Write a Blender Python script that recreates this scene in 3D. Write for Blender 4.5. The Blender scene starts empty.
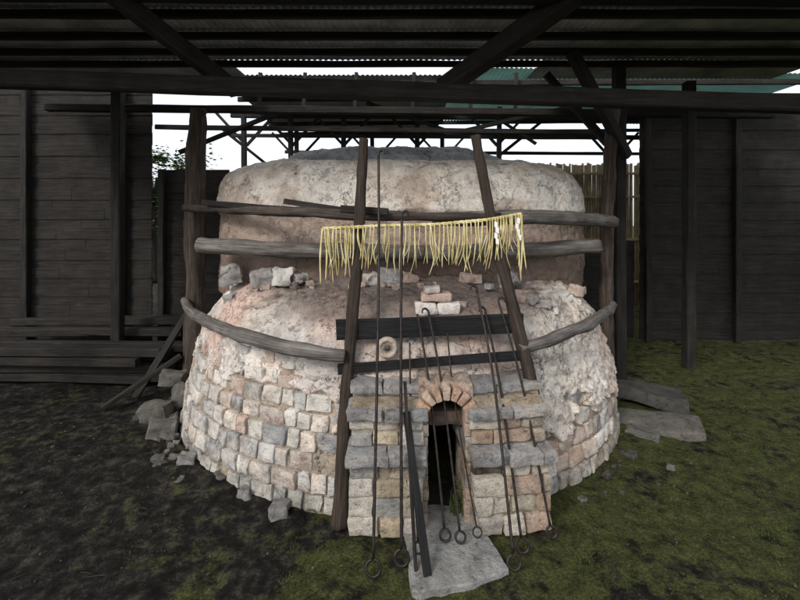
import bpy, bmesh, math, random
from mathutils import Vector, Matrix, noise
random.seed(7)
R=random.random
def U(a,b): return a+(b-a)*R()
sc=bpy.context.scene
COL=sc.collection
# ------------------------------------------------------------ helpers
def link(o,parent=None):
    COL.objects.link(o)
    if parent: o.parent=parent
    return o
def empty(name):
    e=bpy.data.objects.new(name,None); COL.objects.link(e); return e
def mesh(name,v,f,mat,parent=None,col=None,lc=None,smooth=False):
    m=bpy.data.meshes.new(name); m.from_pydata([tuple(p) for p in v],[],f); m.update()
    if col:
        a=m.color_attributes.new("Col",'FLOAT_COLOR','POINT')
        a.data.foreach_set("color",[c for q in col for c in (q[0],q[1],q[2],1.0)])
    if lc:
        a=m.attributes.new("lc",'FLOAT_VECTOR','POINT')
        a.data.foreach_set("vector",[c for q in lc for c in q])
    if smooth:
        m.polygons.foreach_set("use_smooth",[True]*len(m.polygons))
    m.materials.append(mat)
    o=bpy.data.objects.new(name,m); return link(o,parent)
def fr(p,s,o=4): return noise.fractal(Vector(p)*s,1.0,2.0,o)
def sstep(a,b,x):
    t=max(0,min(1,(x-a)/(b-a))); return t*t*(3-2*t)
def mix(a,b,t): return tuple(a[i]*(1-t)+b[i]*t for i in range(3))
# ------------------------------------------------------------ materials
def newmat(name):
    m=bpy.data.materials.new(name); m.use_nodes=True
    nt=m.node_tree; b=nt.nodes["Principled BSDF"]; return m,nt,b
def ramp(nt,stops,src):
    r=nt.nodes.new("ShaderNodeValToRGB"); e=r.color_ramp.elements
    while len(e)<len(stops): e.new(.5)
    for i,(p,c) in enumerate(stops):
        e[i].position=p; e[i].color=(c[0],c[1],c[2],1) if hasattr(c,'__len__') else (c,c,c,1)
    nt.links.new(src,r.inputs[0]); return r.outputs[0]
def tex(nt,scale,detail=6,rough=.6,vec=None,dist=0.0):
    n=nt.nodes.new("ShaderNodeTexNoise"); n.inputs["Scale"].default_value=scale
    n.inputs["Detail"].default_value=detail; n.inputs["Roughness"].default_value=rough
    n.inputs["Distortion"].default_value=dist
    if vec is None:
        g=nt.nodes.new("ShaderNodeNewGeometry"); vec=g.outputs["Position"]
    nt.links.new(vec,n.inputs["Vector"]); return n.outputs["Fac"]
def mixc(nt,mode,fac,a,b):
    n=nt.nodes.new("ShaderNodeMix"); n.data_type='RGBA'; n.blend_type=mode
    for s,v in ((0,fac),(6,a),(7,b)):
        if isinstance(v,bpy.types.NodeSocket): nt.links.new(v,n.inputs[s])
        elif s==0: n.inputs[0].default_value=v
        else: n.inputs[s].default_value=(v[0],v[1],v[2],1)
    return n.outputs[2]
def math_(nt,op,a,b):
    n=nt.nodes.new("ShaderNodeMath"); n.operation=op
    for i,v in ((0,a),(1,b)):
        if isinstance(v,bpy.types.NodeSocket): nt.links.new(v,n.inputs[i])
        else: n.inputs[i].default_value=v
    return n.outputs[0]
def bump(nt,b,h,strength=.5,dist=.02):
    n=nt.nodes.new("ShaderNodeBump"); n.inputs["Strength"].default_value=strength; n.inputs["Distance"].default_value=dist
    nt.links.new(h,n.inputs["Height"]); nt.links.new(n.outputs[0],b.inputs["Normal"])
def m_masonry(name,crack=0.0,fine=1.0,patch=.55,wash=0.0,washcol=(.60,.57,.52),mot=.85):
    m,nt,b=newmat(name)
    at=nt.nodes.new("ShaderNodeAttribute"); at.attribute_name="Col"
    c=at.outputs["Color"]
    n1=tex(nt,3.2*fine,9,.68,dist=.6)
    n2=tex(nt,13*fine,8,.7)
    n3=tex(nt,90,4,.7)
    n4=tex(nt,1.3,6,.6)
    if wash:
        wf=ramp(nt,[(.44,0.0),(.60,wash)],tex(nt,4.6,9,.75,dist=.8))
        c=mixc(nt,'MIX',wf,c,washcol)
        wf=ramp(nt,[(.54,0.0),(.66,wash*.75)],tex(nt,2.7,9,.75,dist=.4))
        c=mixc(nt,'MIX',wf,c,(.19,.17,.155))
    c=mixc(nt,'MULTIPLY',mot,c,ramp(nt,[(.34,(.60,.56,.54)),(.5,(1,.98,.97)),(.66,(1.22,1.21,1.20))],n1))
    c=mixc(nt,'MULTIPLY',mot,c,ramp(nt,[(.33,(.42,.39,.37)),(.46,(1,1,1)),(.7,(1.15,1.15,1.15))],n2))
    c=mixc(nt,'MULTIPLY',.55,c,ramp(nt,[(.3,.4),(.5,1.0),(.8,1.2)],n3))
    c=mixc(nt,'MULTIPLY',patch,c,ramp(nt,[(.36,(.66,.71,.78)),(.5,(1,1,1)),(.68,(1.08,.94,.85))],n4))
    h=math_(nt,'ADD',math_(nt,'MULTIPLY',n2,1.0),math_(nt,'MULTIPLY',n3,.45))
    if crack:
        st=ramp(nt,[(.52,0.0),(.68,.6*crack)],tex(nt,2.1,10,.74,dist=.5))
        c=mixc(nt,'MIX',st,c,(.22,.19,.17))
        fl=ramp(nt,[(.60,0.0),(.612,.6*crack)],tex(nt,7.5,7,.72,dist=.3))
        c=mixc(nt,'MIX',fl,c,(.30,.23,.185))
        fl2=ramp(nt,[(.63,0.0),(.64,.6*crack)],tex(nt,24,5,.65))
        c=mixc(nt,'MIX',fl2,c,(.22,.18,.15))
        h=math_(nt,'SUBTRACT',h,math_(nt,'MULTIPLY',fl,.8))
        h=math_(nt,'SUBTRACT',h,math_(nt,'MULTIPLY',fl2,.5))
        g=nt.nodes.new("ShaderNodeNewGeometry")
        nv=nt.nodes.new("ShaderNodeTexNoise"); nv.inputs["Scale"].default_value=5; nv.inputs["Detail"].default_value=7; nv.inputs["Roughness"].default_value=.65
        nt.links.new(g.outputs["Position"],nv.inputs["Vector"])
        vm=nt.nodes.new("ShaderNodeVectorMath"); vm.operation='MULTIPLY_ADD'; vm.inputs[1].default_value=(.5,.5,.5)
        nt.links.new(nv.outputs["Color"],vm.inputs[0]); nt.links.new(g.outputs["Position"],vm.inputs[2])
        for s_,w_,lo in ((2.6,.013,.5),(6.5,.016,.54)):
            vo=nt.nodes.new("ShaderNodeTexVoronoi"); vo.feature='DISTANCE_TO_EDGE'; vo.inputs["Scale"].default_value=s_
            nt.links.new(vm.outputs[0],vo.inputs["Vector"])
            gate=ramp(nt,[(lo,0.0),(lo+.08,1.0)],tex(nt,1.9+s_*.2,3,.5))
            line=ramp(nt,[(.0,1.0),(w_,.0)],vo.outputs["Distance"])
            k=math_(nt,'MULTIPLY',gate,line)
            c=mixc(nt,'MIX',math_(nt,'MULTIPLY',k,.7),c,(.06,.05,.042))
            h=math_(nt,'SUBTRACT',h,math_(nt,'MULTIPLY',k,.8))
    nt.links.new(c,b.inputs["Base Color"]); b.inputs["Roughness"].default_value=.95
    b.inputs["Specular IOR Level"].default_value=.15
    bump(nt,b,h,.95,.03); return m
def m_wood(name,dark,light,rough=.8):
    m,nt,b=newmat(name)
    at=nt.nodes.new("ShaderNodeAttribute"); at.attribute_name="lc"
    mp=nt.nodes.new("ShaderNodeMapping"); mp.inputs["Scale"].default_value=(1.6,22,22)
    nt.links.new(at.outputs["Vector"],mp.inputs["Vector"])
    n1=tex(nt,1.6,8,.7,mp.outputs[0],.4); n2=tex(nt,4,6,.65)
    c=ramp(nt,[(.3,dark),(.55,mix(dark,light,.45)),(.75,light)],n1)
    c=mixc(nt,'MULTIPLY',.7,c,ramp(nt,[(.3,.4),(.6,1.1)],n2))
    nt.links.new(c,b.inputs["Base Color"]); b.inputs["Roughness"].default_value=rough
    b.inputs["Specular IOR Level"].default_value=.25
    bump(nt,b,n1,.9,.016); return m
def m_simple(name,c1,c2,scale,rough=.8,metal=0,bs=.4,bd=.01):
    m,nt,b=newmat(name); n=tex(nt,scale,8,.65)
    nt.links.new(ramp(nt,[(.35,c1),(.65,c2)],n),b.inputs["Base Color"])
    b.inputs["Roughness"].default_value=rough; b.inputs["Metallic"].default_value=metal
    bump(nt,b,n,bs,bd); return m
M_clay=m_masonry("kiln_clay",crack=1.0,mot=.7)
M_clay2=m_masonry("kiln_clay_smooth",crack=.6,patch=.3,mot=.5)
M_brick=m_masonry("old_brick",fine=1.6,patch=.45,wash=.75)
M_pier=m_masonry("pier_brick",fine=1.6,patch=.4,wash=.5,washcol=(.46,.42,.35))
M_stone=m_masonry("rubble_stone",fine=1.3,patch=.3)
M_dark=m_wood("dark_timber",(.008,.007,.006),(.05,.042,.036))
M_wall=m_wood("old_board",(.010,.009,.008),(.048,.041,.035))
M_pole=m_wood("pole_timber",(.011,.009,.007),(.10,.07,.052))
M_post=m_wood("post_timber",(.015,.012,.010),(.16,.118,.09))
M_grey=m_wood("weathered_log",(.04,.034,.030),(.32,.29,.265))
M_brlog=m_wood("brown_log",(.016,.012,.010),(.15,.12,.10))
M_char=m_wood("charred_plank",(.005,.005,.006),(.026,.025,.025))
M_iron=m_simple("rusty_iron",(.010,.009,.008),(.045,.033,.028),30,.5,.6)
M_soot=m_simple("soot",(.006,.006,.006),(.025,.018,.014),9,.95)
M_lint=m_simple("burnt_lintel",(.05,.035,.028),(.15,.105,.08),14,.9)
M_roof=m_simple("corrugated_steel",(.22,.23,.23),(.45,.46,.46),2.5,.6,.1,.1)
M_bamboo=m_wood("bamboo",(.22,.165,.09),(.52,.40,.24),.6)
M_conc=m_masonry("concrete",fine=1.5,patch=.5)
M_green=bpy.data.materials.new("green_fibreglass"); M_green.use_nodes=True; nt=M_green.node_tree; nt.nodes.clear()
o_=nt.nodes.new("ShaderNodeOutputMaterial"); ms=nt.nodes.new("ShaderNodeMixShader"); df=nt.nodes.new("ShaderNodeBsdfDiffuse"); tr=nt.nodes.new("ShaderNodeBsdfTranslucent")
gc=ramp(nt,[(.3,(.04,.085,.07)),(.7,(.09,.17,.14))],tex(nt,1.4,7,.7))
nt.links.new(gc,df.inputs[0]); nt.links.new(gc,tr.inputs[0]); ms.inputs[0].default_value=.45
nt.links.new(df.outputs[0],ms.inputs[1]); nt.links.new(tr.outputs[0],ms.inputs[2]); nt.links.new(ms.outputs[0],o_.inputs[0])
M_straw,nt,b=newmat("rice_straw")
nt.links.new(ramp(nt,[(.3,(.33,.25,.09)),(.5,(.56,.47,.21)),(.7,(.70,.64,.40))],tex(nt,9,4,.6)),b.inputs["Base Color"]); b.inputs["Roughness"].default_value=.7
M_paper=m_simple("paper",(.7,.7,.68),(.82,.82,.8),6,.9)
M_leaf,nt,b=newmat("leaf")
nt.links.new(ramp(nt,[(.3,(.02,.035,.01)),(.5,(.045,.07,.018)),(.7,(.09,.11,.035))],tex(nt,2.2,5,.7)),b.inputs["Base Color"]); b.inputs["Roughness"].default_value=.8
b.inputs["Specular IOR Level"].default_value=.1
# ground
M_gnd,nt,b=newmat("earth_and_moss")
n1=tex(nt,1.5,10,.7,dist=.6); n2=tex(nt,8,9,.78); n3=tex(nt,60,6,.75)
g=nt.nodes.new("ShaderNodeNewGeometry"); sx=nt.nodes.new("ShaderNodeSeparateXYZ"); nt.links.new(g.outputs["Position"],sx.inputs[0])
gx=math_(nt,'MULTIPLY',math_(nt,'ADD',sx.outputs[0],.75),.075)
gx=math_(nt,'MAXIMUM',math_(nt,'MINIMUM',gx,.085),-.11)
mm=math_(nt,'ADD',math_(nt,'ADD',n1,gx),math_(nt,'MULTIPLY',math_(nt,'SUBTRACT',n2,.5),.6))
soil=ramp(nt,[(.3,(.008,.007,.006)),(.5,(.028,.024,.020)),(.72,(.11,.10,.08))],n2)
moss=ramp(nt,[(.3,(.022,.028,.008)),(.5,(.082,.092,.025)),(.68,(.20,.19,.07))],n3)
c=mixc(nt,'MIX',ramp(nt,[(.46,0.0),(.57,.92)],mm),soil,moss)
c=mixc(nt,'MULTIPLY',.85,c,ramp(nt,[(.36,.25),(.6,1.15)],n2))
nt.links.new(c,b.inputs["Base Color"]); b.inputs["Roughness"].default_value=.95; b.inputs["Specular IOR Level"].default_value=.15
bump(nt,b,math_(nt,'ADD',n3,math_(nt,'MULTIPLY',n2,2.0)),1.0,.035)
# ------------------------------------------------------------ geometry helpers
def tube(name,pts,rads,mat,parent=None,seg=14,rough=.0,sub=10,ret=False):
    P=[Vector(p) for p in pts]
    if not hasattr(rads,'__len__'): rads=[rads]*len(P)
    out=[];rr=[]
    n=len(P)
    for i in range(n-1):
        p0=P[max(i-1,0)];p1=P[i];p2=P[i+1];p3=P[min(i+2,n-1)]
        for k in range(sub):
            t=k/sub
            out.append(.5*((2*p1)+(p2-p0)*t+(2*p0-5*p1+4*p2-p3)*t*t+(3*p1-p0-3*p2+p3)*t**3)); rr.append(rads[i]*(1-t)+rads[i+1]*t)
    out.append(P[-1]); rr.append(rads[-1])
    v=[];f=[];lc=[];L=0; up=None; sd=U(0,50)
    for i,p in enumerate(out):
        d=(out[min(i+1,len(out)-1)]-out[max(i-1,0)]).normalized()
        if up is None:
            up=Vector((0,0,1)) if abs(d.z)<.8 else Vector((0,1,0))
        s=d.cross(up).normalized(); up=s.cross(d).normalized()
        if i: L+=(p-out[i-1]).length
        for j in range(seg):
            a=2*math.pi*j/seg
            r=rr[i]*(1+rough*noise.fractal(Vector((math.cos(a)*1.3,math.sin(a)*1.3,L*3+sd)),1,2,3))
            v.append(p+(s*math.cos(a)+up*math.sin(a))*r); lc.append((L+sd,math.cos(a)*.1,math.sin(a)*.1))
    for i in range(len(out)-1):
        for j in range(seg):
            k=(j+1)%seg; f.append((i*seg+j,i*seg+k,(i+1)*seg+k,(i+1)*seg+j))
    f.append(tuple(range(seg))[::-1]); f.append(tuple((len(out)-1)*seg+j for j in range(seg)))
    if ret: return v,f,lc
    return mesh(name,v,f,mat,parent,lc=lc,smooth=True)
def rbox(dx,dy,dz,n=4,r=.012,jit=.0,sc_=9,seed=0):
    v=[];f=[]
    def add(fn):
        b0=len(v)
        for i in range(n+1):
            for j in range(n+1):
                v.append(fn(-1+2*i/n,-1+2*j/n))
        for i in range(n):
            for j in range(n):
                q=b0+i*(n+1)+j; f.append((q,q+n+1,q+n+2,q+1))
    add(lambda a,b_:(a,b_,1)); add(lambda a,b_:(b_,a,-1)); add(lambda a,b_:(1,a,b_)); add(lambda a,b_:(-1,b_,a))
    add(lambda a,b_:(b_,1,a)); add(lambda a,b_:(a,-1,b_))
    o=[]
    def warp(t,d):
        if abs(t)>.99: return t*d
        lim=d-r
        return t/(1-2/n)*lim if n>2 else t*lim
    for p in v:
        q=Vector((warp(p[0],dx),warp(p[1],dy),warp(p[2],dz)))
        inn=Vector((max(-dx+r,min(dx-r,q.x)),max(-dy+r,min(dy-r,q.y)),max(-dz+r,min(dz-r,q.z))))
        e=q-inn
        if e.length>1e-9: q=inn+e.normalized()*r
        if jit: q=q+noise.noise_vector(q*sc_+Vector((seed*3.1,seed*7.7,seed)))*jit
        o.append(q)
    return o,f
class Acc:
    def __init__(s): s.v=[];s.f=[];s.c=[];s.l=[]
    def add(s,v,f,M=None,col=(.5,.5,.5),lc=None):
        b=len(s.v)
        for i,p in enumerate(v):
            s.v.append(M@Vector(p) if M else Vector(p)); s.c.append(col); s.l.append(lc[i] if lc else (p[0],p[1],p[2]))
        s.f+= [tuple(i+b for i in q) for q in f]
    def out(s,name,mat,parent=None,smooth=True): return mesh(name,s.v,s.f,mat,parent,col=s.c,lc=s.l,smooth=smooth)
def beam(name,p0,p1,w,h,mat,parent=None,acc=None,jit=.008):
    p0=Vector(p0);p1=Vector(p1);d=p1-p0;L=d.length;d.normalize()
    up=Vector((0,0,1)) if abs(d.z)<.95 else Vector((0,1,0))
    s=up.cross(d).normalized(); u=d.cross(s).normalized()
    n=max(2,int(L/.25)); v=[];f=[];lc=[];sd=U(0,99)
    prof=[(-1,-.8),(-.8,-1),(.8,-1),(1,-.8),(1,.8),(.8,1),(-.8,1),(-1,.8)]
    for i in range(n+1):
        t=i/n
        for a,b_ in prof:
            q=p0+d*L*t+s*a*w/2+u*b_*h/2
            q+=noise.noise_vector(Vector((t*L*1.2+sd,a,b_)))*jit
            v.append(q); lc.append((t*L+sd,a*w/2+sd,b_*h/2))
    for i in range(n):
        for j in range(8):
            k=(j+1)%8; f.append((i*8+j,i*8+k,(i+1)*8+k,(i+1)*8+j))
    f.append(tuple(range(8))[::-1]); f.append(tuple(n*8+j for j in range(8)))
    if acc is not None: acc.add(v,f,None,(.5,.5,.5),lc); return
    return mesh(name,v,f,mat,parent,lc=lc)
# ------------------------------------------------------------ KILN
kiln=empty("pottery_kiln")
CY=5.6
PROF=[(0,2.47),(.3,2.43),(.6,2.36),(.9,2.27),(1.1,2.19),(1.22,2.11),(1.32,2.01),(1.40,1.88),(1.46,1.72),(1.51,1.5),(1.55,1.2),(1.57,.9)]
def prof_r(z):
    for (z0,r0),(z1,r1) in zip(PROF,PROF[1:]):
        if z<=z1: 
            t=max(0,(z-z0)/(z1-z0)); return r0+(r1-r0)*t
    return PROF[-1][1]
def pt_low(th,r):
    c,s=math.cos(th),math.sin(th)
    a=r+.09
    if s>=0: return Vector((a*c,CY-r*s,0))
    n=4.0; k=(abs(c)**n+abs(s)**n)**(-1/n)
    return Vector((a*c*k,CY+3.2*abs(s)*k,0))
def zb(x): return .84 if x<-.3 else .46
def mask(p):
    b=zb(p.x)+.30*fr((p.x,p.y,p.z*1.6),1.7,4)+.07*fr(p,9,2)
    return sstep(b-.03,b+.03,p.z)
def low_surface():
    S=[]
    for (z0,r0),(z1,r1) in zip(PROF,PROF[1:]):
        n=max(2,int(math.hypot(z1-z0,r1-r0)/.014))
        for k in range(n): S.append((z0+(z1-z0)*k/n,r0+(r1-r0)*k/n))
    S.append((1.57,.9))
    th=[math.pi*i/640 for i in range(640)]+[math.pi+math.pi*i/100 for i in range(100)]
    nT=len(th); v=[];c=[];f=[]
    for (z,r) in S:
        for t in th:
            p=pt_low(t,r); p.z=z
            d=Vector((math.cos(t),-math.sin(t),0))
            if z>1.2:
                k=min(1,(z-1.2)/.35); d=(d*(1-k)+Vector((0,0,1))*k).normalized()
            m=mask(p) if z<1.5 else 1
            off=-.020*(1-m)+.034*m
            off+=.045*fr(p,1.3,3)*m+.022*fr(p,5,4)*(.3+.7*m)+.011*fr(p,19,4)
            off+=.05*sstep(.9,1.5,p.x)*m*abs(fr(p,7,4))
            v.append(p+d*off)
            pink=(.70,.52,.43); pale=(.82,.76,.69); grey=(.48,.475,.47); brown=(.15,.12,.105); mort=(.38,.32,.25)
            a=.5+.5*fr(p,.9,4); b_=.5+.5*fr(p+Vector((9,3,1)),2.1,4)
            col=mix(pink,pale,sstep(.3,.62,a)); col=mix(col,grey,.6*sstep(.6,.8,b_))
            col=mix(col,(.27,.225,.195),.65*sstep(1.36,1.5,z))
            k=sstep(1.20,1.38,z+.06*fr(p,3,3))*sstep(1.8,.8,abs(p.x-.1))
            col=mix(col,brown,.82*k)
            col=mix(col,(.42,.36,.32),.6*sstep(1.15,.5,abs(p.x-.25))*sstep(.7,1.0,z)*(1-k))
            if p.x>1.0: col=mix(col,(.62,.54,.42),.45*sstep(1.0,1.5,p.x)*sstep(.35,.7,b_))
            col=mix(mort,col,m)
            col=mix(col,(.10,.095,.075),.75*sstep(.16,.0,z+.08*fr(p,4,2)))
            c.append(col)
    nS=len(S)
    for i in range(nS-1):
        for j in range(nT):
            k=(j+1)%nT
            q=(i*nT+j,i*nT+k,(i+1)*nT+k,(i+1)*nT+j)
            ce=(v[q[0]]+v[q[2]])/2
            if ce.y<4 and abs(ce.x-.335)<.15 and (ce.z<.76 or math.hypot(ce.x-.335,ce.z-.76)<.15): continue
            f.append(q)
    b=len(v); v.append(Vector((0,6.5,1.57))); c.append((.3,.25,.2))
    for j in range(nT): f.append(((nS-1)*nT+j,(nS-1)*nT+(j+1)%nT,b))
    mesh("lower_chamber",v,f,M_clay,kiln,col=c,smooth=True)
low_surface()
PAL=[(.74,.70,.63),(.80,.76,.70),(.60,.45,.37),(.68,.58,.49),(.42,.415,.41),(.56,.42,.33),(.72,.65,.56),(.29,.295,.30),(.78,.73,.66),(.50,.49,.475)]
acc=Acc()
z=.0
while z<1.12:
    h=U(.125,.155); s=U(0,.2); 
    zc=z+h/2; r=prof_r(zc); tot=math.pi*r
    while s<tot:
        w=random.choice([U(.11,.15),U(.19,.25),U(.14,.18)])
        th=(s+w/2)/r
        p=pt_low(th,r); p.z=zc
        s+=w
        if -.34<p.x<1.02 and p.y<4.2: continue
        if mask(p+Vector((0,0,-.12)))>.98: continue
        if R()<.035: continue
        v,f=rbox(w/2-.005-U(0,.003),.06,h/2-.005-U(0,.003),6,.010,.019,10,R()*90)
        dep=U(-.060,-.044) if R()<.78 else U(-.078,-.03)
        M=Matrix.Translation(p+Vector((math.cos(th),-math.sin(th),0))*dep+Vector((0,0,U(-.008,.008))))@Matrix.Rotation(math.pi/2-th+U(-.05,.05),4,'Z')@Matrix.Rotation(U(-.045,.045),4,'Y')@Matrix.Rotation(U(-.05,.05)-.1,4,'X')
        cc=random.choice(PAL); k=U(.8,1.08); cc=tuple(x*k for x in cc)
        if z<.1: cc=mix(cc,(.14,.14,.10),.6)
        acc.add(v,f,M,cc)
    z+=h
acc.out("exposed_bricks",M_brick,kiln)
def sup(a,b,n,th):
    c,s=math.cos(th),math.sin(th); k=(abs(c)**n+abs(s)**n)**(-1/n); return a*c*k,-b*s*k
UP=[(0,1.3),(0.0,1.9),(.0,2.2),(.015,2.45),(.04,2.60),(.10,2.71),(.20,2.79),(.40,2.84),(.8,2.88),(1.3,2.92)]
def upper():
    S=[]
    for (i0,z0),(i1,z1) in zip(UP,UP[1:]):
        n=max(2,int(math.hypot(z1-z0,i1-i0)/.018))
        for k in range(n): S.append((i0+(i1-i0)*k/n,z0+(z1-z0)*k/n))
    S.append(UP[-1])
    nT=850; v=[];c=[];f=[]
    for inset,z in S:
        for j in range(nT):
            th=2*math.pi*j/nT
            x,y=sup(2.46-inset,2.12-inset,3.1,th)
            p=Vector((x-.01,6.72+y,z)); d=Vector((math.cos(th),-math.sin(th),0))
            k=sstep(2.45,2.85,z); d=(d*(1-k)+Vector((0,0,1))*k).normalized()
            lip=.06*sstep(2.22,2.32,z+.05*fr(p,3,2))
            off=lip+.05*fr(p,1.1,3)+.018*fr(p,5,4)+.009*fr(p,20,4)
            off+=.035*sstep(1.5,2.1,x)*abs(fr(p,8,4))
            v.append(p+d*off)
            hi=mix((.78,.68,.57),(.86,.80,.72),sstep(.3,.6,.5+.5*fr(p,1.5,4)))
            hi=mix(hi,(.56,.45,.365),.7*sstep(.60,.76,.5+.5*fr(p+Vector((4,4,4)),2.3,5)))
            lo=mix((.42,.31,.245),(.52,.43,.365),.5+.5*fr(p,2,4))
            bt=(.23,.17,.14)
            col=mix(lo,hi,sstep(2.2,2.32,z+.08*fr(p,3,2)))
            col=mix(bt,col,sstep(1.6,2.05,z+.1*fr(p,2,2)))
            c.append(col)
    nS=len(S)
    for i in range(nS-1):
        for j in range(nT):
            k=(j+1)%nT; f.append((i*nT+j,i*nT+k,(i+1)*nT+k,(i+1)*nT+j))
    b=len(v); v.append(Vector((0,6.7,2.93))); c.append((.4,.38,.35))
    for j in range(nT): f.append(((nS-1)*nT+j,(nS-1)*nT+(j+1)%nT,b))
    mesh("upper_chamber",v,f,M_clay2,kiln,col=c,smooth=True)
    v=[];c=[];f=[]; S=[(1,2.83),(.985,2.95),(.96,3.02),(.93,3.06),(.86,3.09),(.84,3.15),(.80,3.19),(.7,3.215),(.5,3.24),(.25,3.26),(.02,3.27)]
    nT=300
    for k,z in S:
        for j in range(nT):
            th=2*math.pi*j/nT; x,y=sup(1.95*k,1.5*k,2.3,th); p=Vector((x-.1,7+y,z))
            v.append(p+Vector((math.cos(th)*.5,-math.sin(th)*.5,.6))*(.05*fr(p,3,4)+.02*fr(p,12,2)))
            c.append(mix((.30,.31,.32),(.52,.52,.51),.5+.5*fr(p,3,3)))
    for i in range(len(S)-1):
        for j in range(nT):
            q=(j+1)%nT; f.append((i*nT+j,i*nT+q,(i+1)*nT+q,(i+1)*nT+j))
    f.append(tuple((len(S)-1)*nT+j for j in range(nT)))
    mesh("crown",v,f,M_clay,kiln,col=c,smooth=True)
upper()
def stones(name,lst,mat=M_stone,parent=None,n=6):
    a=Acc()
    for (x,y,z_,sx_,sy_,sz_,rot,col) in lst:
        v,f=rbox(sx_/2,sy_/2,sz_/2,n,min(sx_,sy_,sz_)*.14,min(sx_,sy_,sz_)*.30,2.4/max(sx_,sz_),R()*99)
        M=Matrix.Translation((x,y,z_))@Matrix.Rotation(rot,4,'Z')@Matrix.Rotation(U(-.12,.12),4,'X')@Matrix.Rotation(U(-.15,.15),4,'Y')
        a.add(v,f,M,col)
    return a.out(name,mat,parent)
gr=(.36,.35,.34); wh=(.60,.58,.54); pk=(.50,.40,.34)
L=[(-1.86,4.75,1.6,.22,.16,.2,.3,gr),(-1.42,4.45,1.60,.24,.18,.15,.2,gr),(-1.2,4.42,1.62,.2,.15,.16,.1,wh),(-1.02,4.4,1.6,.12,.1,.1,.7,gr),
   (-.12,4.35,1.62,.2,.15,.17,.1,gr),(-.28,4.38,1.6,.16,.14,.1,.4,wh),(.1,4.38,1.6,.15,.12,.1,.4,pk),(.72,4.38,1.6,.2,.14,.1,.2,pk),(1.1,4.4,1.6,.18,.14,.12,.2,gr)]
for i in range(24):
    a=U(.35,.98); r=U(1.75,2.08); p=pt_low(a,r)
    L.append((p.x,p.y,U(1.35,1.47),U(.1,.2),U(.1,.16),U(.07,.12),R()*3,random.choice([gr,wh,pk,wh])))
for i in range(5):
    a=math.pi-U(.3,.6); r=U(1.85,2.0); p=pt_low(a,r)
    L.append((p.x,p.y,U(1.36,1.42),U(.08,.18),U(.1,.14),U(.05,.1),R()*3,random.choice([gr,wh,pk])))
for i in range(26):
    s=U(.03,.07); L.append((U(-1.5,1.3),U(4.0,4.35),1.565,s*1.3,s,s*.7,R()*3,random.choice([gr,pk,(.2,.17,.15)])))
stones("ledge_stones",L,parent=kiln)
a=Acc()
for (x,y,z_,w,h,d,rot,cc) in [(.22,3.72,1.44,.19,.10,.12,.05,(.72,.68,.64)),(.42,3.74,1.44,.2,.10,.13,-.1,(.74,.70,.66)),(.53,3.84,1.43,.14,.08,.12,-.3,(.55,.47,.42)),(.31,3.74,1.535,.25,.07,.14,.03,(.55,.43,.36)),(.27,3.72,1.60,.13,.055,.11,.2,(.6,.57,.53))]:
    v,f=rbox(w/2,d/2,h/2,5,.012,.012,11,R()*90); a.add(v,f,Matrix.Translation((x,y,z_))@Matrix.Rotation(rot,4,'Z'),cc)
a.out("brick_stack",M_stone,kiln)
v=[];f=[];c=[]
prf=[(.0,-.010),(.016,-.010),(.018,-.002),(.05,-.004),(.053,-.014),(.072,-.014),(.08,-.004),(.082,.05)]
for r_,y_ in prf:
    for j in range(28):
        t=2*math.pi*j/28; v.append((-.1+r_*math.cos(t),3.362+y_+.10*r_*math.sin(t),1.20+r_*math.sin(t))); c.append((.48,.41,.35) if r_>.03 else (.10,.09,.08))
for i in range(len(prf)-1):
    for j in range(28):
        k=(j+1)%28; f.append((i*28+j,i*28+k,(i+1)*28+k,(i+1)*28+j))
mesh("spy_hole_plug",v,f,M_stone,kiln,col=c,smooth=True)
# ------------------------------------------------------------ fire-mouth
acc=Acc()
PP=[(.50,.42,.29),(.58,.51,.39),(.68,.64,.58),(.42,.37,.30),(.36,.355,.345),(.56,.46,.31),(.64,.60,.53)]
PR=[(.50,.44,.35),(.48,.35,.27),(.42,.38,.33),(.40,.28,.20),(.58,.53,.45),(.35,.33,.31)]
SL=[(.29,.293,.30),(.36,.36,.36),(.24,.245,.25)]
def course(x0,x1,y0,y1,z0,h,pal,M,wid=.2,over=0,cut=True):
    x=x0-over; X1=x1+over
    while x<X1-.02:
        w=wid*U(.75,1.25) if cut else (X1-x0)
        if X1-(x+w)<.07: w=X1-x
        cc=random.choice(pal); k=U(.8,1.1); cc=tuple(q*k for q in cc)
        v,f=rbox(w/2-.005,(y1-y0)/2+over/2,h/2-.004,7,.009,.015,10,R()*90)
        T=Matrix.Translation((x+w/2,(y0+y1)/2-over/2+U(-.015,.015),z0+h/2))@Matrix.Rotation(U(-.03,.03),4,'Z')@Matrix.Rotation(U(-.02,.02),4,'Y')
        acc.add(v,f,M@T,cc); x+=w
HOLLOW_SHADE=[(.035,.03,.027),(.06,.045,.035)]  # near-black bricks paint the shade of an open hollow under the slab
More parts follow.
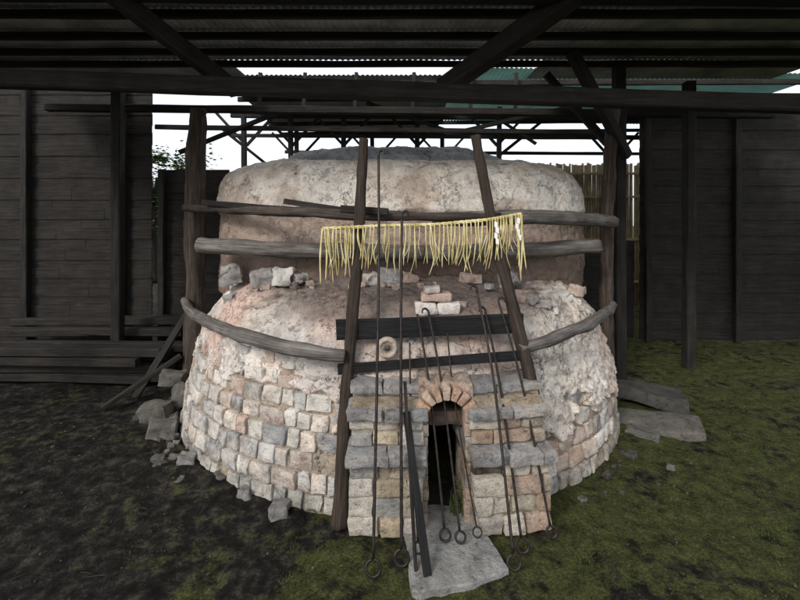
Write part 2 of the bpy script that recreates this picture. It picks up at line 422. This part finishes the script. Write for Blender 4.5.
def pier(x0,x1,M,pal,right=False):
    course(x0,x1,2.97,3.5,.0,.135,pal,M,.2)
    course(x0,x1,2.98,3.5,.135,.135,pal,M,.17)
    course(x0,x1,2.97,3.5,.27,.13,pal,M,.22)
    if right:
        course(x0,x0+.22,3.03,3.5,.40,.10,HOLLOW_SHADE,M,.2); course(x0+.22,x1,2.99,3.5,.40,.10,pal,M,.2)
    else: course(x0,x1,2.99,3.5,.40,.10,pal,M,.2)
    course(x0,x1,2.95,3.5,.50,.09,SL,M,.3,.022)
    course(x0,x1,3.06,3.5,.59,.10,pal,M,.22)
    course(x0,x1,3.07,3.5,.69,.085,pal,M,.19)
    course(x0,x1,3.05,3.5,.775,.08,SL,M,.32,.026)
    course(x0,x1,3.18,3.5,.855,.065,pal,M,.22)
    course(x0,x1,3.17,3.5,.92,.065,SL,M,.32,.014)
    v,f=rbox((x1-x0)/2-.010,.228,.45,3,.01); acc.add(v,f,M@Matrix.Translation(((x0+x1)/2,3.32,.45)),(.27,.22,.155))
    v,f=rbox((x1-x0)/2-.010,.200,.19 if right else .25,3,.01); acc.add(v,f,M@Matrix.Translation(((x0+x1)/2,3.2,.19 if right else .25)),(.27,.22,.155))
def about(cx,cy,a): return Matrix.Translation((cx,cy,0))@Matrix.Rotation(a,4,'Z')@Matrix.Translation((-cx,-cy,0))
pier(-.36,.17,Matrix.Identity(4),PP)
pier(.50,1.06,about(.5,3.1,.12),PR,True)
acc.out("stoke_piers",M_pier,kiln)
acc=Acc()
cx,cz,ri=.335,.76,.14
nv=9
for i in range(nv):
    a=math.pi*(i+.5)/nv
    v,f=rbox(.05,.12,.021+.006,4,.008,.007,12,i*3.3)
    v=[Vector((p.x,p.y,p.z*(1+p.x*3.2))) for p in v]
    M=Matrix.Translation((cx+math.cos(a)*(ri+.052),3.2,cz+math.sin(a)*(ri+.052)))@Matrix.Rotation(-a,4,'Y')
    acc.add(v,f,M,random.choice([(.54,.32,.21),(.56,.38,.26),(.48,.29,.20),(.58,.45,.34)]))
z=.0
while z<.74:
    for xx in (.335-.155,.335+.155):
        v,f=rbox(.022,.12,.043,4,.008,.007,12,R()*50)
        acc.add(v,f,Matrix.Translation((xx+U(-.004,.004),3.2,z+.045)),random.choice([(.42,.31,.23),(.35,.29,.24),(.28,.24,.21)]))
    z+=.092
acc.out("arch_bricks",M_pier,kiln)
v=[];f=[];K=24
def outer(a):
    c_,s_=math.cos(a),math.sin(a); t=min(.2/abs(c_) if abs(c_)>1e-6 else 9,.25/max(s_,1e-6)); return cx+c_*t,cz+s_*t
for y_ in (3.15,3.45):
    for i in range(K+1):
        a=math.pi*i/K
        v.append((cx+math.cos(a)*(ri+.03),y_,cz+math.sin(a)*(ri+.03))); o_=outer(a); v.append((o_[0]+.01*fr((a*3,1,y_),1,2),y_+.02*fr((a*3,0,2),1,2),o_[1]+.03*fr((a*3,5,1),1,3)))
for i in range(K):
    f.append((2*i,2*i+1,2*i+3,2*i+2)); b_=2*(K+1); f.append((b_+2*i,b_+2*i+2,b_+2*i+3,b_+2*i+1)); f.append((2*i,2*i+2,b_+2*i+2,b_+2*i)); f.append((2*i+1,b_+2*i+1,b_+2*i+3,2*i+3))
mesh("arch_spandrel",v,f,M_clay,kiln,col=[(.42,.34,.28)]*len(v))
X0,X1,Y0,Y1,Z0,Z1=.155,.515,3.3,4.4,.004,.97
v=[(X0,Y0,Z0),(X1,Y0,Z0),(X1,Y1,Z0),(X0,Y1,Z0),(X0,Y0,Z1),(X1,Y0,Z1),(X1,Y1,Z1),(X0,Y1,Z1)]
mesh("fire_tunnel",v,[(0,1,2,3),(4,7,6,5),(0,3,7,4),(1,5,6,2),(2,6,7,3)],M_soot,kiln)
v,f=rbox(.15,.09,.055,5,.012,.012,10,5)
a=Acc(); a.add(v,f,Matrix.Translation((.335,3.34,.70)),(.2,.1,.07)); a.out("mouth_lintel",M_lint,kiln)
# ------------------------------------------------------------ timber rack
rack=empty("timber_rack")
tube("post_1",[(-2.66,5.5,-.05),(-2.61,5.48,1.2),(-2.63,5.5,2.4),(-2.60,5.52,3.62)],[.13,.11,.115,.10],M_post,rack,20,.3,16)
tube("post_fork",[(-2.62,5.5,3.4),(-2.55,5.5,3.55),(-2.49,5.5,3.6)],[.07,.06,.04],M_post,rack,10,.25,6)
tube("post_2",[(2.56,5.3,-.05),(2.54,5.3,1.2),(2.58,5.35,2.4),(2.66,5.35,3.6)],[.085,.08,.075,.07],M_post,rack,20,.3,16)
tube("prop_1",[(-.435,3.08,-.0),(-.41,3.30,.9),(-.345,3.50,1.9),(-.315,3.72,2.9)],[.054,.048,.045,.038],M_pole,rack,18,.3,18)
tube("prop_2",[(1.03,3.28,.84),(.905,3.43,1.5),(.765,3.60,2.2),(.655,3.74,2.93)],[.050,.047,.045,.042],M_pole,rack,18,.3,18)
tube("rail_1",[(-2.72,5.45,2.36),(-1.75,4.6,2.31),(-.9,4.0,2.27),(-.25,3.78,2.235),(.9,3.86,2.23)],[.05,.048,.045,.045,.035],M_brlog,rack,14,.3,14)
tube("rail_2",[(.3,3.96,2.2),(.9,4.0,2.22),(1.7,4.45,2.22),(2.58,5.2,2.18)],[.06,.07,.075,.07],M_grey,rack,16,.22,14)
tube("rail_3",[(-2.2,4.72,1.92),(-1.2,4.52,1.89),(.25,4.4,1.86)],[.085,.085,.075],M_grey,rack,18,.2,16)
tube("rail_4",[(-.1,4.44,1.85),(1.0,4.45,1.88),(2.2,4.78,1.91)],[.075,.085,.08],M_grey,rack,18,.2,16)
beam("lath_1",(-2.25,4.9,2.40),(-1.0,4.05,2.29),.03,.06,M_dark,rack)
beam("lath_2",(-1.1,4.1,2.38),(-.45,3.85,2.28),.04,.05,M_dark,rack)
beam("lath_3",(-.52,3.80,2.30),(-.1,3.68,2.27),.04,.055,M_dark,rack)
tube("hoop_1",[(-2.75,5.5,1.17),(-2.3,4.72,1.2),(-1.72,3.97,1.235),(-1.18,3.5,1.225),(-.7,3.3,1.19),(-.42,3.28,1.17)],[.05,.05,.055,.055,.055,.045],M_grey,rack,14,.28,12)
tube("hoop_2",[(.93,3.34,1.20),(1.25,3.5,1.24),(1.72,3.92,1.255),(2.25,4.65,1.22),(2.6,5.25,1.17)],[.04,.05,.055,.05,.045],M_grey,rack,14,.28,12)
beam("plank_1",(-.50,3.40,1.335),(.98,3.43,1.375),.035,.155,M_char,rack)
beam("plank_2",(-.48,3.325,1.045),(.93,3.33,1.15),.025,.075,M_char,rack)
# straw rope
rope=empty("straw_rope")
rp=[(-.63,3.5,2.13),(-.2,3.45,2.15),(.3,3.44,2.165),(.7,3.48,2.20),(1.0,3.54,2.25)]
RP=[Vector(p) for p in rp]
def rope_at(t):
    t=t*(len(RP)-1); i=min(int(t),len(RP)-2); return RP[i].lerp(RP[i+1],t-i)
a=Acc()
for ph in range(3):
    pts=[]
    for i in range(91):
        t=i/90; p=rope_at(t); an=t*70+ph*2.094; pts.append(p+Vector((0,math.cos(an),math.sin(an)))*.008)
    v,f,l=tube("",pts,.008,M_straw,None,6,0,1,True); a.add(v,f)
a.out("rope",M_straw,rope)
a=Acc()
NK=50
for i in range(NK):
    t=(i+.5)/NK+U(-.004,.004); p=rope_at(max(0,min(1,t)))
    L_=U(.32,.43)*(1.0 if i%7 else .8); dx=U(-.03,.03)
    for s in range(random.choice([2,2,3])):
        ddx=dx+U(-.028,.028); l2=L_*U(.7,1.05)
        w=U(.0035,.006)
        pts=[p+Vector((0,-.012,.012)),p+Vector((ddx*.2+U(-.008,.008),-.022,-l2*.35)),p+Vector((ddx*.7+U(-.014,.014),-.015+U(-.015,.015),-l2*.7)),p+Vector((ddx+U(-.03,.03),U(-.035,.015),-l2))]
        v,f,l=tube("",pts,[w,w,w*.9,w*.5],M_straw,None,5,0,4,True); a.add(v,f)
for (t,l2) in ((.0,.45),(.015,.42),(.985,.55),(.99,.45),(1.0,.5)):
    p=rope_at(t); pts=[p,p+Vector((U(-.03,.03),-.02,-l2*.5)),p+Vector((U(-.05,.05),-.02,-l2))]
    v,f,l=tube("",pts,[.009,.008,.004],M_straw,None,6,0,5,True); a.add(v,f)
a.out("fringe",M_straw,rope)
a=Acc()
for t in (.80,.96):
    p=rope_at(t)+Vector((0,-.03,-.02)); x=0
    for k in range(4):
        q0=p+Vector((x,0,-k*.045)); q1=q0+Vector((.024,-.004,-.010)); 
        v=[q0,q1,q1+Vector((0,.004,-.045)),q0+Vector((0,.004,-.045))]; a.add(v,[(0,1,2,3)]); x+=random.choice([-.012,.012])
a.out("paper_streamers",M_paper,rope,False)
# ------------------------------------------------------------ iron pokers
def poker(b,t,r=.009,ring=.042,hook=None,bend=.0,hs=1.0):
    b=Vector(b);t=Vector(t); d=(b-t).normalized(); e=empty("iron_poker")
    m_=(b+t)/2+Vector((bend,0,0)); pts=[t,t.lerp(m_,.5)+Vector((bend*.4,0,0)),m_,b]
    tube("shaft",pts,r,M_iron,e,8,.12,12)
    c=b+d*ring; side=Vector((1,0,0)); 
    side=(side-side.dot(d)*d).normalized(); pts=[]
    for i in range(25):
        an=math.pi*(i/24)*1.93+.05; pts.append(c-d*math.cos(an)*ring+side*math.sin(an)*ring)
    tube("ring",pts,r*.95,M_iron,e,8,.05,2)
    if hook:
        s=hook; u=-d
        pts=[t,t+u*.03,t+u*.05+Vector((s*.02,-.005,0)),t+u*.045+Vector((s*.042,-.01,0)),t+u*.015+Vector((s*.05,-.01,0))]
        tube("hook",pts,[r,r,r,r*.9,r*.7],M_iron,e,8,.05,5)
poker((-.165,2.66,.10),(-.175,3.50,2.72),.010,.045,1,.012)
poker((.01,2.74,.10),(.015,3.36,2.22),.0105,.045,1,-.006)
poker((.30,2.90,.115),(.135,3.34,1.47),.0085,.035,None,.02)
poker((.40,2.88,.115),(.225,3.35,1.46),.0085,.033,-1,.02)
poker((.52,2.92,.115),(.37,3.36,1.32),.006,.03,None,-.02)
poker((.71,2.70,.10),(.60,3.35,1.64),.0095,.04,-1,.03)
poker((.80,2.84,.10),(.67,3.36,1.47),.0095,.042,-1,.02)
poker((1.02,2.92,.12),(.78,3.38,1.54),.0085,.034,1,.03)
poker((.115,2.80,.10),(.075,3.33,1.25),.007,.03,None,-.01)
e=empty("flat_rake_handle")
beam("handle",(.17,2.62,.02),(.045,3.0,.86),.05,.022,M_char,e); beam("handle_strip",(.10,2.66,.02),(.035,3.06,1.05),.022,.022,M_dark,e)
# ------------------------------------------------------------ GROUND
def gz(x,y): 
    q=Vector((x,y,0)); return .04*fr(q,.9,3)+.018*fr(q,5,3)
v=[];f=[]
xs=[-120,-60,-30,-15]+[-8+.05*i for i in range(321)]+[15,30,60,120]
ys=[-60,-20,-5]+[.2+.05*i for i in range(160)]+[9,11,14,20,40,80,160]
for y in ys:
    for x in xs:
        near=1 if (abs(x)<8.5 and 0<y<9) else 0
        h=gz(x,y)*near+(.014*fr((x,y,3),14,3) if near else 0)
        d=math.hypot(x/1.03,y-5.6); h+= .05*sstep(3.0,2.45,d)*near*.5
        if -.7<x<1.3 and 2.3<y<3.6: h=min(h,.0)-.01
        v.append((x,y,h))
nx=len(xs)
for i in range(len(ys)-1):
    for j in range(nx-1): q=i*nx+j; f.append((q,q+1,q+nx+1,q+nx))
mesh("ground",v,f,M_gnd,smooth=True)
pol0=[(.02,3.28),(.06,2.52),(.40,2.56),(.68,2.68),(.60,2.95),(.5,3.28)]
pol=[]
for i in range(6):
    a_=Vector(pol0[i]); b_=Vector(pol0[(i+1)%6])
    for k in range(10):
        q=a_.lerp(b_,k/10); q=q+Vector((fr((q.x,q.y,1),7,3),fr((q.x,q.y,5),7,3)))*.018; pol.append(q)
n=len(pol); vv=[]
for zz,sh in ((-.03,1.0),(.020,1.0),(.030,.985),(.032,.8),(.030,.5),(.03,.2)):
    for q in pol: 
        x,y=.35+(q.x-.35)*sh,2.9+(q.y-2.9)*sh; vv.append((x,y,zz+(.006*fr((x,y,0),9,3) if zz>0 else 0)))
ff=[tuple(5*n+i for i in range(n))]
for l_ in range(5):
    for i in range(n): k=(i+1)%n; ff.append((l_*n+i,l_*n+k,(l_+1)*n+k,(l_+1)*n+i))
mesh("hearth_slab",vv,ff,M_conc,col=[(.30,.30,.285)]*len(vv))
def drop(x,y,w,d,h,rot,col,k=.35): return (x,y,h*k,w,d,h,rot,col)
Lr=[]
dk=(.08,.078,.07); md=(.15,.145,.13); g2=(.24,.235,.22)
for i in range(45):
    a_=math.pi-U(.0,.9); r=2.52+abs(random.gauss(0,.14)); 
    s=U(.02,.10); Lr.append(drop((r+.1)*math.cos(a_),CY-r*math.sin(a_),s*U(.9,1.5),s,s*U(.5,.9),R()*3,random.choice([dk,md,g2,md])))
for i in range(22):
    a_=U(.0,.95); r=2.52+abs(random.gauss(0,.14)); 
    s=U(.02,.08); Lr.append(drop((r+.1)*math.cos(a_),CY-r*math.sin(a_),s*U(.9,1.5),s,s*U(.5,.9),R()*3,random.choice([dk,md,dk])))
for (x,y,s,c_) in [(-.9,3.2,.13,g2),(-1.22,3.42,.11,g2),(-1.5,3.62,.10,md),(-1.9,3.85,.14,g2),(1.42,3.35,.05,md)]:
    Lr.append(drop(x,y,s*1.2,s,s*.8,R()*3,c_))
stones("rubble",Lr)
a=[(-2.42,4.4,.07,.26,.2,.15,.3,md),(-2.7,4.75,.08,.30,.25,.16,.1,md),(-2.5,5.05,.16,.3,.22,.18,.5,md),(-2.75,5.2,.3,.28,.2,.14,.2,md)]
stones("stone_blocks",a)
a=[(2.70,4.6,.02,.9,.45,.10,-.5,md),(3.0,5.25,.08,.8,.5,.15,-.35,dk),(2.45,4.35,.03,.3,.16,.08,-.6,md)]
stones("paving_stones",a,n=10)
a=Acc()
for i in range(800):
    x=U(-4,4); y=U(1.8,4.8)
    if math.hypot(x,y-CY)<2.5 or (-.36<x<1.1 and y>2.5): continue
    s=U(.003,.009)*(1 if R()<.96 else 2)
    v,f=rbox(s,s*U(.6,1),s*.6,2,s*.4,s*.4,1/s*.4,i); k=U(.4,1.0)
    a.add(v,f,Matrix.Translation((x,y,gz(x,y)+.004))@Matrix.Rotation(R()*3,4,'Z'),tuple(q*k for q in random.choice([dk,md,(.14,.125,.10)])))
a.out("gravel",M_stone)
a=Acc()
for i in range(110):
    x=U(-3,3.2); y=U(1.9,4.2)
    if math.hypot(x/1.03,y-CY)<2.55 or (-.36<x<1.1 and y>2.5): continue
    an=R()*6.28; l=U(.03,.12); z0=gz(x,y)+.012; D=Vector((math.cos(an),math.sin(an),0))*l
    P0=Vector((x,y,z0)); v,f,lc=tube("",[P0,P0+D*.5+Vector((0,0,.006)),P0+D+Vector((U(-.01,.01),0,.002))],[.003,.0025,.0015],None,None,5,.1,3,True); a.add(v,f,None,(.3,.3,.3),lc)
a.out("twigs",M_brlog)
a=Acc()
def tuft(x,y,h,n,z0=0):
    for k in range(n):
        an=R()*6.28; l=h*U(.5,1.1); w=.0018+h*.02; b0=Vector((x+U(-.03,.03),y+U(-.03,.03),z0)); t=b0+Vector((math.cos(an)*l*.6,math.sin(an)*l*.6,l)); s=Vector((-math.sin(an),math.cos(an),0))*w
        m_=b0.lerp(t,.5)+Vector((0,0,l*.15)); a.add([b0-s,b0+s,m_+s*.8,m_-s*.8,t],[(0,1,2,3),(3,2,4)])
for i in range(9000):
    x=U(-2.6,4.2); y=U(1.9,4.4)
    if math.hypot(x/1.03,y-CY)<2.5 or (-.36<x<1.1 and y>2.5): continue
    if fr((x,y,0),2.1,4)+max(-.25,min(.12,.14*x))<.05: continue
    tuft(x,y,U(.005,.018),5,gz(x,y)-.004)
a.out("grass",M_leaf,None,False)
a=Acc()
for i in range(10): tuft(.44+U(-.04,.04),3.2+U(-.05,.05),U(.06,.15),6,.02)
for i in range(160):
    p=Vector((.44+random.gauss(0,.022),3.2+random.gauss(0,.04),U(.04,.24))); s=U(.006,.013); m3=Matrix.Rotation(R()*6,3,'Z')@Matrix.Rotation(U(-1,1),3,'X')
    a.add([p+m3@Vector(q)*s for q in ((-1,0,0),(0,-.6,.1),(1,0,0),(0,.6,.1))],[(0,1,2,3)])
a.out("fern",M_leaf,None,False)
# ------------------------------------------------------------ SHED
shed=empty("kiln_shed")
def corr(name,x0,x1,y0,y1,zf,mat,step=.019,pitch=.076,amp=.011):
    v=[];f=[]; n=int((x1-x0)/step); rows=max(2,int((y1-y0)/.9)); 
    for i in range(rows+1):
        y=y0+(y1-y0)*i/rows
        for j in range(n+1):
            x=x0+(x1-x0)*j/n; v.append((x,y,zf(x,y)+amp*math.sin(2*math.pi*x/pitch)))
    for i in range(rows):
        for j in range(n): q=i*(n+1)+j; f.append((q,q+1,q+n+2,q+n+1))
    mesh(name,v,f,mat,shed,smooth=True)
zf=lambda x,y:4.32+.03*(y-4)
corr("front_roof",-5.8,5.8,2.7,5.85,zf,M_roof)
corr("mid_roof_left",-5.8,-2.35,5.85,6.7,zf,M_roof)
corr("mid_roof_right",1.95,5.8,5.85,6.7,zf,M_roof)
corr("rear_roof_left",-2.9,.9,6.8,10.6,lambda x,y:4.5-.02*(y-6.5),M_roof)
corr("rear_roof_green",.95,6.8,6.8,10.6,lambda x,y:4.62+.01*(y-6.5)-.02*(x-1),M_green)
a=Acc()
for y in (2.8,3.55,4.3,4.85,5.35,5.8): beam("",(-5.9,y,zf(0,y)-.07),(5.9,y,zf(0,y)-.07),.06,.08,None,None,a)
for y in (6.85,7.7,8.6,9.5,10.5): beam("",(-2.9,y,4.38-.02*(y-6.5)),(6.8,y,4.40),.06,.08,None,None,a)
a.out("purlins",M_dark,shed,False)
beam("tie_beam",(-5.5,4.25,3.64),(5.5,4.2,3.28),.15,.165,M_dark,shed)
beam("tie_beam_rear",(-5.5,6.7,3.95),(5.8,6.7,3.84),.12,.11,M_dark,shed)
beam("wall_plate",(-5.8,3.62,4.13),(5.8,3.62,4.07),.14,.12,M_char,shed)
beam("diagonal_brace",(.46,4.5,3.58),(1.75,3.4,4.25),.20,.17,M_wall,shed)
beam("rafter_brace",(-1.75,4.6,3.58),(-2.6,3.2,4.25),.13,.15,M_wall,shed)
beam("knee_brace",(2.0,5.0,4.15),(2.85,5.4,3.0),.11,.13,M_wall,shed)
beam("knee_brace_2",(1.9,5.6,4.1),(2.7,5.6,3.2),.09,.09,M_dark,shed)
a=Acc()
for y,xs_,zt in ((8.4,(-3.0,-2.1,-1.1,.35,1.9,5.4),4.4),(10.1,(-2.4,-.6,1.0,5.0,6.6),4.35)):
    for x in xs_:
        beam("",(x,y,0),(x+U(-.06,.06),y,zt),.09,.09,None,None,a)
        for s in (-1,1):
            beam("",(x,y,zt-.75),(x+s*.6,y,zt-.1),.05,.05,None,None,a)
    beam("",(xs_[0]-.3,y,zt-.15),(xs_[-1]+.3,y,zt-.22),.08,.10,None,None,a)
    beam("",(xs_[0]-.3,y,zt-.55),(xs_[-1]+.3,y,zt-.60),.06,.07,None,None,a)
beam("",(-4.2,7.4,3.80),(3.8,7.4,3.70),.08,.08,None,None,a)
beam("",(-3.6,7.0,3.3),(-1.9,7.6,4.2),.07,.07,None,None,a)
beam("",(-3.3,7.9,3.9),(-2.3,7.9,3.1),.05,.05,None,None,a)
beam("",(1.0,7.6,3.75),(3.7,7.0,4.25),.07,.07,None,None,a)
beam("",(2.0,8.6,3.5),(3.0,8.6,4.3),.06,.06,None,None,a)
beam("",(1.6,7.9,4.2),(2.5,7.9,3.6),.05,.05,None,None,a)
beam("",(-.6,7.7,4.3),(.9,8.2,3.9),.06,.06,None,None,a)
for x in (-2.2,-1.5,-.7,.2,1.1,1.8): beam("",(x,6.72,3.95),(x+.02,6.72,4.50),.055,.055,None,None,a)
a.out("rear_frame",M_wall,shed,False)
a=Acc()
for x in (-5.3,5.3): beam("",(x,4.2,0),(x,4.2,4.2),.2,.2,None,None,a)
for x,y in ((-4.2,6.4),(4.3,6.4),(2.93,5.75),(-5.6,2.8),(5.6,2.8)): beam("",(x,y,0),(x,y,4.25),.14,.14,None,None,a)
beam("",(-5.3,4.2,2.9),(-4.5,4.2,3.5),.1,.12,None,None,a); beam("",(5.3,4.2,2.6),(4.5,4.2,3.2),.1,.12,None,None,a)
a.out("posts",M_wall,shed,False)
def plankwall(name,X0,X1,Y,H):
    w=empty(name); a=Acc(); z=.05; k=0
    while z<H-.05:
        h=U(.14,.2); x=X0; k+=1; yo=.014*(k%2)
        while x<X1-.02:
            l=U(1.2,2.4); x2=min(x+l,X1); beam("",(x,Y+yo,z+h/2),(x2-.004,Y+yo,z+h/2),.022,h+.03,None,None,a,.004); x=x2
        z+=h
    a.out("planks",M_wall,w,False)
    a=Acc(); x=X0+.1
    while x<X1: beam("",(x,Y-.08,0),(x,Y-.08,H+.05),.1,.1,None,None,a); x+=1.6
    a.out("studs",M_dark,w,False)
plankwall("plank_wall",-4.1,-2.9,7.3,3.0)
plankwall("plank_wall",-9.5,-4.15,7.2,4.4)
plankwall("plank_wall",3.25,4.3,7.9,1.75)
plankwall("plank_wall",4.35,9.5,7.8,4.4)
st=empty("timber_stack"); a=Acc()
for i in range(26):
    y=U(5.6,6.9); z=.08+ (i//6)*.13; beam("",(-6+U(-.4,.4),y,z),(-3.25+U(-.25,.25),y+U(-.2,.2),z+U(-.02,.02)),.12,.11,None,None,a)
beam("",(-3.2,5.2,.05),(-2.85,6.2,1.2),.1,.04,None,None,a); beam("",(-3.4,4.9,.05),(-2.75,5.4,.5),.09,.05,None,None,a)
a.out("timbers",M_wall,st,False)
fe=empty("bamboo_fence"); a=Acc(); x=2.1
while x<8:
    r=U(.025,.04); v,f,l=tube("",[(x,11.2+U(-.02,.02),0),(x+U(-.02,.02),11.2,3.65+U(-.05,.04))],r,None,None,7,0,2,True); a.add(v,f,None,(.5,.5,.5),l); x+=r*1.85
a.out("canes",M_bamboo,fe)
a=Acc()
for z in (.6,1.7,2.8,3.4): beam("",(2.0,11.13,z),(8,11.13,z),.05,.06,None,None,a)
a.out("fence_rails",M_bamboo,fe,False)
def tree(name,x,y,h,r):
    e=empty(name)
    tube("trunk",[(x,y,0),(x+U(-.2,.2),y,h*.4),(x+U(-.3,.3),y,h*.8)],[.16,.12,.05],M_dark,e,10,.2,6)
    for k in range(6):
        an=R()*6.28; z0=h*U(.35,.65); tube("limb_%d"%k,[(x,y,z0),(x+math.cos(an)*r*.4,y+math.sin(an)*r*.4,z0+h*.15),(x+math.cos(an)*r*.8,y+math.sin(an)*r*.8,z0+h*.22)],[.06,.04,.015],M_dark,e,6,.1,4)
    a=Acc()
    for c in range(60):
        an=R()*6.28; rr=r*math.sqrt(R()); C=Vector((x+rr*math.cos(an),y+rr*math.sin(an),h*U(.4,1))); cr=U(.25,.6)
        for k in range(150):
            p=C+Vector((random.gauss(0,1),random.gauss(0,1),random.gauss(0,.7)))*cr*.5; s=U(.05,.10)
            m3=Matrix.Rotation(R()*6,3,'Z')@Matrix.Rotation(U(-1.2,1.2),3,'X')
            a.add([p+m3@Vector(q)*s for q in ((-1,0,0),(0,-.5,.15),(1,0,0),(0,.5,.15))],[(0,1,2,3)])
    a.out("crown",M_leaf,e,False)
tree("broadleaf_tree",-8.6,15,4.6,1.6)
# ------------------------------------------------------------ light, world, camera
el,az=math.radians(36),math.radians(-35)
w=bpy.data.worlds.new("World"); sc.world=w; w.use_nodes=True; nt=w.node_tree
bg=nt.nodes["Background"]; sk=nt.nodes.new("ShaderNodeTexSky"); sk.sky_type='NISHITA'; sk.sun_disc=False
sdir=Vector((math.sin(az)*math.cos(el),-math.cos(az)*math.cos(el),math.sin(el)))
sk.sun_elevation=el; sk.sun_rotation=math.atan2(sdir.x,sdir.y); sk.dust_density=4; sk.air_density=1.0; sk.ozone_density=1
cl=mixc(nt,'MIX',.78,sk.outputs[0],(9.0,9.4,10.0))   # overcast: cloud layer whitens the sky
nt.links.new(cl,bg.inputs[0]); bg.inputs[1].default_value=.145
s=bpy.data.lights.new("sun",'SUN'); s.energy=2.5; s.angle=math.radians(18); s.color=(1,.965,.92)
so=bpy.data.objects.new("sun",s); COL.objects.link(so); so.rotation_euler=(-sdir).to_track_quat('-Z','Y').to_euler()
cam=bpy.data.cameras.new("camera"); cam.lens=19.35; cam.sensor_width=36; cam.shift_y=-.1; cam.clip_start=.05; cam.clip_end=500
co=bpy.data.objects.new("camera",cam); COL.objects.link(co); co.location=(0,0,2.2); co.rotation_euler=(math.pi/2,0,0); sc.camera=co
sc.view_settings.view_transform='Standard'; sc.view_settings.look='None'; sc.view_settings.exposure=0
